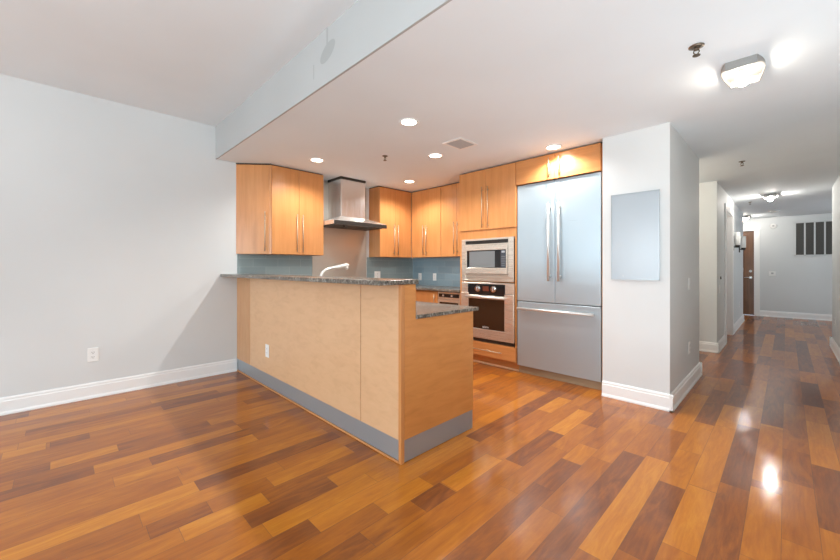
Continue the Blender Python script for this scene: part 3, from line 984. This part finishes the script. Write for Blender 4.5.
# ------------------------------------------------------------------ peninsula
t = thing('kitchen_peninsula', 'pale maple bar peninsula with grey metal toe kicks standing against the grey wall', 'peninsula', (-3.06, 1.8, 0))
PY, PB, PE = 1.471, 1.592, 2.186
KZ = 0.140
for a, b in ((XL + 0.002, -4.084), (-4.076, -2.058), (-2.052, -1.664)):
    box(a, b, PY, PY + 0.018, KZ + 0.002, 1.0885, bev=0.0012).build('front_panel', 'tan_maple' if b < -4 else 'pale_maple', t)
box(-1.663, -1.6375, PY - 0.002, PY + 0.026, 0, 1.0885, bev=0.0015).build('corner_post', 'honey_maple', t)
# L shaped end panel
y = [PY + 0.0265, PB, PE]
vs = []
for x in (-1.658, -1.638):
    vs += [(x, y[0], KZ + 0.002), (x, y[2], KZ + 0.002), (x, y[2], 0.8695), (x, y[1], 0.8695), (x, y[1], 1.0885), (x, y[0], 1.0885)]
MB().poly(vs, [(0, 1, 2, 3, 4, 5), (6, 7, 8, 9, 10, 11)] + [(k, (k + 1) % 6, 6 + (k + 1) % 6, 6 + k) for k in range(6)]).build('end_panel', 'honey_maple_end', t)
MB().box(XL + 0.002, -1.660, PY + 0.0185, PB - 0.002, KZ, 1.0885).box(XL + 0.002, -1.660, PB - 0.002, PE - 0.02, 0.10, 0.8695).build('body', 'honey_maple', t)
box(XL + 0.002, -1.664, PY + 0.008, PY + 0.0182, 0.012, KZ).build('toe_kick', 'kick_steel', t)
box(-1.656, -1.643, PY + 0.0265, PE - 0.002, 0.004, KZ).build('toe_kick', 'kick_steel', t)
MB().prism([(XL + 0.002, PY + 0.008), (XL + 0.002, PY - 0.006), (-1.664, PY - 0.006), (-1.664, PY + 0.008)], 0, 0.012, 0.003).build('shoe_strip', 'honey_maple_flat', t)
n = 5
for k in range(n):
    a = XL + 0.3 + k * (2.50 / n)
    d = door_panel(t, a, a + 2.50 / n - 0.004, PE - 0.02, PE, 0.12, 0.852)
    pull(d, (a + 0.06, PE, 0.74), (0, 0, 1), (0, 1, 0), 0.16)
tag(box(XL + 0.001, -1.628, 1.295, 1.611, 1.090, 1.1195, bev=0.004, seg=2).build('bar_countertop', 'granite'), 'long raised granite bar top resting on the peninsula', 'countertop')
tag(box(XL + 0.001, -1.628, 1.5935, 2.243, 0.871, 0.897, bev=0.004, seg=2).build('peninsula_countertop', 'granite'), 'lower granite countertop stepping down behind the bar top', 'countertop')
# faucet
t = thing('kitchen_faucet', 'pale metal kitchen faucet with a pull-out spray head rising behind the bar top', 'faucet', (-2.96, 1.68, 0.897))
MB().cyl((-2.96, 1.68, 0.897), (-2.96, 1.68, 0.907), 0.030).cyl((-2.96, 1.68, 0.907), (-2.96, 1.68, 1.02), 0.020).build('base', 'faucet_finish', t)
pts = [(-2.96, 1.68, 1.0), (-2.96, 1.68, 1.09), (-2.96, 1.688, 1.125), (-2.96, 1.705, 1.152), (-2.96, 1.735, 1.172), (-2.96, 1.78, 1.186), (-2.96, 1.84, 1.196)]
MB().tube(pts, [0.014, 0.014, 0.014, 0.013, 0.013, 0.0125, 0.0125]).build('spout', 'faucet_finish', t)
MB().tube([(-2.96, 1.835, 1.195), (-2.96, 1.90, 1.206), (-2.96, 1.955, 1.215), (-2.96, 1.975, 1.212)], [0.014, 0.017, 0.019, 0.016]).cyl((-2.96, 1.955, 1.212), (-2.96, 1.963, 1.178), 0.016, 0.012).build('spray_head', 'faucet_finish', t)
MB().tube([(-2.94, 1.68, 0.97), (-2.90, 1.68, 0.985), (-2.86, 1.68, 1.01)], 0.007).build('lever', 'faucet_finish', t)


# ------------------------------------------------------------------ outlets and switches
def plate(name, label, cat, c, n, w=0.072, h=0.116, kind='outlet', group='wall outlets and switches'):
    """wall plate at c on a wall with outward normal n (axis aligned)"""
    t = thing(name, label, cat, c, group)
    c = Vector(c)
    n = Vector(n)
    s = Vector((-n.y, n.x, 0))

    def bx(ws, hs, d0, d1, ds=0.0, dz=0.0, bev=0.0):
        a = c + n * d0 + s * (ds - ws / 2) + Vector((0, 0, dz - hs / 2))
        b = c + n * d1 + s * (ds + ws / 2) + Vector((0, 0, dz + hs / 2))
        return box(min(a.x, b.x), max(a.x, b.x), min(a.y, b.y), max(a.y, b.y), a.z, b.z, bev=bev)
    bx(w, h, 0.0005, 0.006, bev=0.0018).build('face_plate', 'plastic_white', t)
    if kind == 'outlet':
        for dz in (-0.021, 0.021):
            so = bx(0.034, 0.028, 0.006, 0.0078, 0, dz, 0.0008).build('socket', 'plastic_white', t)
            sl = MB()
            for ds in (-0.007, 0.007):
                sl._add_from(bx(0.0028, 0.010, 0.0078, 0.0083, ds, dz + 0.003))
            sl._add_from(bx(0.005, 0.005, 0.0078, 0.0083, 0, dz - 0.008))
            sl.build('slot', 'slot_dark', so)
    else:
        bx(0.034, 0.066, 0.006, 0.0085, 0, 0, 0.001).build('rocker', 'plastic_white', t)
        bx(0.030, 0.030, 0.0085, 0.0105, 0, 0.016, 0.001).build('toggle', 'plastic_white', t)
    return t


def _add_from(self, other):
    return self._add(other.bm)


MB._add_from = _add_from
plate('wall_outlet', 'white outlet low on the long grey wall beyond the bar', 'outlet', (XL, 0.230, 0.394), (1, 0, 0), w=0.078, h=0.125)
plate('wall_outlet', 'white outlet set in the pale maple front of the peninsula', 'outlet', (-3.615, PY, 0.370), (0, -1, 0), w=0.078, h=0.125)
plate('wall_outlet', 'white outlet on the grey green tiles just above the bar top', 'outlet', (XL + 0.008, 3.517, 1.075), (1, 0, 0), w=0.115)
plate('wall_outlet', 'white outlet on the blue tiles half hidden behind the end of the bar top', 'outlet', (-4.30, YBK - 0.008, 1.04), (0, -1, 0))
plate('wall_outlet', 'white outlet fully visible on the blue tiles above the back counter', 'outlet', (-3.968, YBK - 0.008, 1.04), (0, -1, 0))
plate('wall_outlet', 'white outlet low on the shaded side of the grey pillar wall', 'outlet', (XC, 4.45, 0.398), (1, 0, 0))
plate('light_switch', 'white light switch on the shaded side of the grey pillar wall', 'switch', (XC, 4.44, 1.032), (1, 0, 0), kind='switch')
plate('light_switch', 'white light switch on the hall wall just before the side doorway', 'switch', (XC, 6.78, 0.88), (1, 0, 0), kind='switch')
plate('wall_outlet', 'white outlet low on the hall wall under the sconces', 'outlet', (XC, 9.93, 0.428), (1, 0, 0))
plate('light_switch', 'white light switch on the hall wall beside the brown entrance door', 'switch', (XC, 10.80, 1.14), (1, 0, 0), kind='switch')
plate('wall_outlet', 'white outlet on the hall wall opposite the sconces', 'outlet', (XR, 7.80, 0.43), (-1, 0, 0))
# small dark thermostat on the hall wall
t = thing('door_buzzer', 'small dark round button on the hall wall above a light switch', 'button', (XC, 6.90, 1.04))
MB().cyl((XC, 6.90, 1.04), (XC + 0.012, 6.90, 1.04), 0.022).build('housing', 'dark_metal', t)
MB().cyl((XC + 0.012, 6.90, 1.04), (XC + 0.016, 6.90, 1.04), 0.010).build('push_button', 'chrome', t)
# thermostat on the end wall
t = thing('thermostat', 'small white thermostat in the middle of the hall end wall', 'thermostat', (-0.232, YEND, 1.04))
box(-0.295, -0.172, YEND - 0.022, YEND - 0.0005, 0.985, 1.095, bev=0.004).build('housing', 'plastic_white', t)
box(-0.255, -0.212, YEND - 0.024, YEND - 0.0215, 1.03, 1.07).build('screen', 'plastic_grey', t)
t = thing('smoke_alarm', 'round white alarm high on the hall end wall beside the entrance door', 'smoke alarm', (-0.217, YEND, 2.19))
MB().cyl((-0.217, YEND - 0.0005, 2.19), (-0.217, YEND - 0.035, 2.19), 0.062, 0.055, n=28).build('housing', 'plastic_white', t)
MB().cyl((-0.217, YEND - 0.035, 2.19), (-0.217, YEND - 0.04, 2.19), 0.022, n=20).build('sounder', 'plastic_grey', t)
t = thing('smoke_detector', 'round white smoke detector on the hall ceiling past the lamp', 'smoke detector', (-0.17, 10.8, H))
MB().lathe((-0.17, 10.8, H - 0.0005), [(0, 0), (0.07, 0), (0.07, -0.015), (0.055, -0.035), (0, -0.04)]).build('housing', 'plastic_white', t)

# ------------------------------------------------------------------ panel on the pillar
t = thing('wall_panel', 'pale blue glossy rectangular panel hung on the grey pillar wall', 'panel', (-0.94, 3.608, 1.087))
box(-1.125, -0.756, 3.588, 3.6075, 1.089, 1.848, bev=0.002).build('board', 'panel_blue', t)
m = MB()
for z0, z1 in ((1.085, 1.089), (1.848, 1.852)):
    m.box(-1.129, -0.752, 3.586, 3.6075, z0, z1)
for x0, x1 in ((-1.129, -1.125), (-0.756, -0.752)):
    m.box(x0, x1, 3.586, 3.6075, 1.085, 1.852)
m.build('edge_frame', 'panel_edge', t)
MB().cyl((-1.03, 3.588, 1.118), (-1.03, 3.585, 1.118), 0.006).build('latch', 'panel_edge', t)

# ------------------------------------------------------------------ hall: grille, sconces
t = thing('air_grille', 'dark four panel air grille high on the hall end wall', 'vent', (0.45, YEND, 1.48))
for k in range(4):
    x0 = 0.163 + k * 0.1555
    m = MB().box(x0, x0 + 0.128, YEND - 0.006, YEND - 0.0005, 1.485, 2.220)
    for j in range(36):
        z = 1.495 + j * 0.02
        m.box(x0 + 0.004, x0 + 0.124, YEND - 0.014, YEND - 0.006, z, z + 0.009)
    m.build('louvre_panel', 'grille_dark', t)
m = MB()
for k in range(5):
    x = 0.163 + k * 0.1555 - 0.0275
    m.box(x, x + 0.0265, YEND - 0.012, YEND - 0.0005, 1.46, 2.245)
m.box(0.1355, 0.786, YEND - 0.012, YEND - 0.0005, 2.2205, 2.245).box(0.1355, 0.786, YEND - 0.012, YEND - 0.0005, 1.46, 1.4845)
m.build('frame', 'wall_paint', t)


def sconce(y, label):
    t = thing('wall_sconce', label, 'sconce', (XC, y, 1.55), 'hall sconces')
    box(XC + 0.0005, XC + 0.016, y - 0.045, y + 0.045, 1.50, 1.77, bev=0.003).build('back_plate', 'dark_metal', t)
    MB().box(XC + 0.016, XC + 0.07, y - 0.014, y + 0.014, 1.552, 1.572).cyl((XC + 0.066, y, 1.548), (XC + 0.066, y, 1.592), 0.034).build('bracket', 'dark_metal', t)
    MB().lathe((XC + 0.066, y, 1.593), [(0, 0), (0.040, 0), (0.042, 0.004), (0.042, 0.232), (0.037, 0.232), (0.037, 0.01), (0, 0.01)]).build('shade', 'sconce_shade', t)


sconce(8.66, 'white cylinder sconce on a dark bracket next to the side doorway')
sconce(9.90, 'white cylinder sconce on a dark bracket closer to the entrance door')


# ------------------------------------------------------------------ ceiling fittings
def downlight(x, y, label):
    t = thing('recessed_light', label, 'recessed light', (x, y, H), 'recessed ceiling lights over the kitchen')
    MB().lathe((x, y, H), [(0.080, -0.0005), (0.080, -0.005), (0.074, -0.008), (0.064, -0.006), (0.062, -0.0005)]).build('trim_ring', 'plastic_white', t)
    MB().cyl((x, y, H - 0.0008), (x, y, H - 0.003), 0.0625, n=28).build('lens', 'spot_lens', t)
    light('lamp', 'SPOT', (0, 0, -0.015), (0, 0, 0), SPOT_W, (1.0, 0.98, 0.95), t, spot_size=math.radians(150), spot_blend=0.6, shadow_soft_size=0.03)


downlight(-2.204, 2.064, 'lit recessed light over the open end of the bar, largest of the five')
downlight(-2.663, 2.885, 'lit recessed light next to the square air vent')
downlight(-3.727, 3.501, 'lit recessed light in the kitchen corner beyond the range hood')
downlight(-3.713, 2.064, 'lit recessed light in front of the maple cabinet left of the hood')
downlight(-1.642, 3.519, 'lit recessed light right above the refrigerator cabinet doors')


def sprinkler(x, y, label, r=0.03):
    t = thing('fire_sprinkler', label, 'sprinkler', (x, y, H), 'ceiling fire sprinklers')
    MB().lathe((x, y, H - 0.0005), [(0, 0), (r, 0), (r, -0.003), (r * .55, -0.007), (0, -0.007)], 24).build('escutcheon', 'bronze', t)
    m = MB().cyl((x, y, H - 0.007), (x, y, H - 0.022), 0.009)
    for s in (-1, 1):
        m.tube([(x + s * 0.009, y, H - 0.018), (x + s * 0.013, y, H - 0.032), (x, y, H - 0.048)], 0.003, 8)
    m.build('frame_arms', 'bronze', t)
    MB().cyl((x, y, H - 0.048), (x, y, H - 0.051), 0.018, n=20).build('deflector', 'bronze', t)


sprinkler(-3.06, 2.511, 'small bronze sprinkler head on the kitchen ceiling near the range hood')
sprinkler(-0.345, 2.470, 'bronze sprinkler head with round plate beside the bare bulb lamp', 0.036)
sprinkler(-0.354, 5.521, 'small bronze sprinkler head on the ceiling where the hall begins')
sprinkler(-0.47, 9.06, 'tiny sprinkler head on the hall ceiling between the two hall lamps')

t = thing('ceiling_vent', 'square grey air vent on the kitchen ceiling', 'vent', (-2.24, 2.78, H))
vx0, vx1, vy0, vy1 = -2.352, -2.124, 2.645, 2.915
m = MB()
m.box(vx0, vx1, vy0, vy0 + 0.025, H - 0.008, H - 0.0005, 0.002).box(vx0, vx1, vy1 - 0.025, vy1, H - 0.008, H - 0.0005, 0.002)
m.box(vx0, vx0 + 0.025, vy0 + 0.025, vy1 - 0.025, H - 0.008, H - 0.0005, 0.002).box(vx1 - 0.025, vx1, vy0 + 0.025, vy1 - 0.025, H - 0.008, H - 0.0005, 0.002)
m.build('frame', 'plastic_white', t)
m = MB().box(vx0 + 0.025, vx1 - 0.025, vy0 + 0.025, vy1 - 0.025, H - 0.002, H - 0.0005)
for k in range(11):
    yy = vy0 + 0.03 + k * 0.0195
    m.poly([(vx0 + 0.025, yy, H - 0.002), (vx1 - 0.025, yy, H - 0.002), (vx1 - 0.025, yy + 0.012, H - 0.008), (vx0 + 0.025, yy + 0.012, H - 0.008),
            (vx0 + 0.025, yy + 0.002, H - 0.002), (vx1 - 0.025, yy + 0.002, H - 0.002), (vx1 - 0.025, yy + 0.014, H - 0.008), (vx0 + 0.025, yy + 0.014, H - 0.008)],
           [(0, 1, 2, 3), (4, 5, 6, 7), (0, 1, 5, 4), (2, 3, 7, 6), (1, 2, 6, 5), (0, 3, 7, 4)])
m.build('louvre', 'vent_grey', t)


def pan_lamp(x, y, label, bulb='bulb_glow', s=1.0):
    """open metal ceiling pan with straight high rims across the hall, low rims along it, and a bare bulb"""
    t = thing('ceiling_lamp', label, 'ceiling lamp', (x, y, H), 'open pan ceiling lamps with bare bulbs')
    a, L = 0.070 * s, 0.150 * s      # half width of the straight rim, half length
    # outline: straight ends at y = +-L, sides bulging outwards
    ol = []
    n = 12
    for k in range(n + 1):
        v = -1 + 2 * k / n
        ol.append((a + 0.030 * s * (1 - v * v), v * L))
    for k in range(n + 1):
        v = 1 - 2 * k / n
        ol.append((-a - 0.030 * s * (1 - v * v), v * L))

    def rim(px, py):
        e = abs(py) / L
        return 0.020 + 0.028 * e ** 3
    N = len(ol)
    vs, fs = [], []
    for k, (px, py) in enumerate(ol):
        for q, z in ((1.0, -0.0005), (1.0, -rim(px, py) * s), (0.955, -rim(px, py) * s), (0.955, -0.004)):
            vs.append((x + px * q, y + py * q, H + z))
    for k in range(N):
        j = (k + 1) % N
        for q in range(3):
            fs.append((4 * k + q, 4 * j + q, 4 * j + q + 1, 4 * k + q + 1))
    fs.append(tuple(4 * k + 3 for k in range(N)))
    fs.append(tuple(4 * k for k in reversed(range(N))))
    MB().poly(vs, fs).build('pan', 'lamp_metal', t)
    MB().cyl((x, y, H - 0.004), (x, y, H - 0.030), 0.016).build('socket', 'plastic_white', t)
    MB().lathe((x, y, H - 0.030), [(0.013, 0), (0.015, -0.008), (0.028, -0.028), (0.033, -0.045), (0.030, -0.060), (0.018, -0.072), (0, -0.076)], 24).build('bulb', bulb, t)
    MB().cyl((x - 0.03, y - L * 0.6, H - 0.004), (x - 0.03, y - L * 0.6, H - 0.014), 0.006).build('screw', 'bronze', t)


pan_lamp(-0.185, 2.945, 'large grey open ceiling lamp with a bright bare bulb beside the pillar')
pan_lamp(-0.185, 8.40, 'small lit ceiling lamp in the middle of the hall', 'bulb_glow_dim')
pan_lamp(-0.70, 11.55, 'lit ceiling lamp at the far end of the hall before the entrance door', 'bulb_glow_dim')
for o in list(S.objects):
    if o.name.startswith('tmp'):
        bpy.data.objects.remove(o)
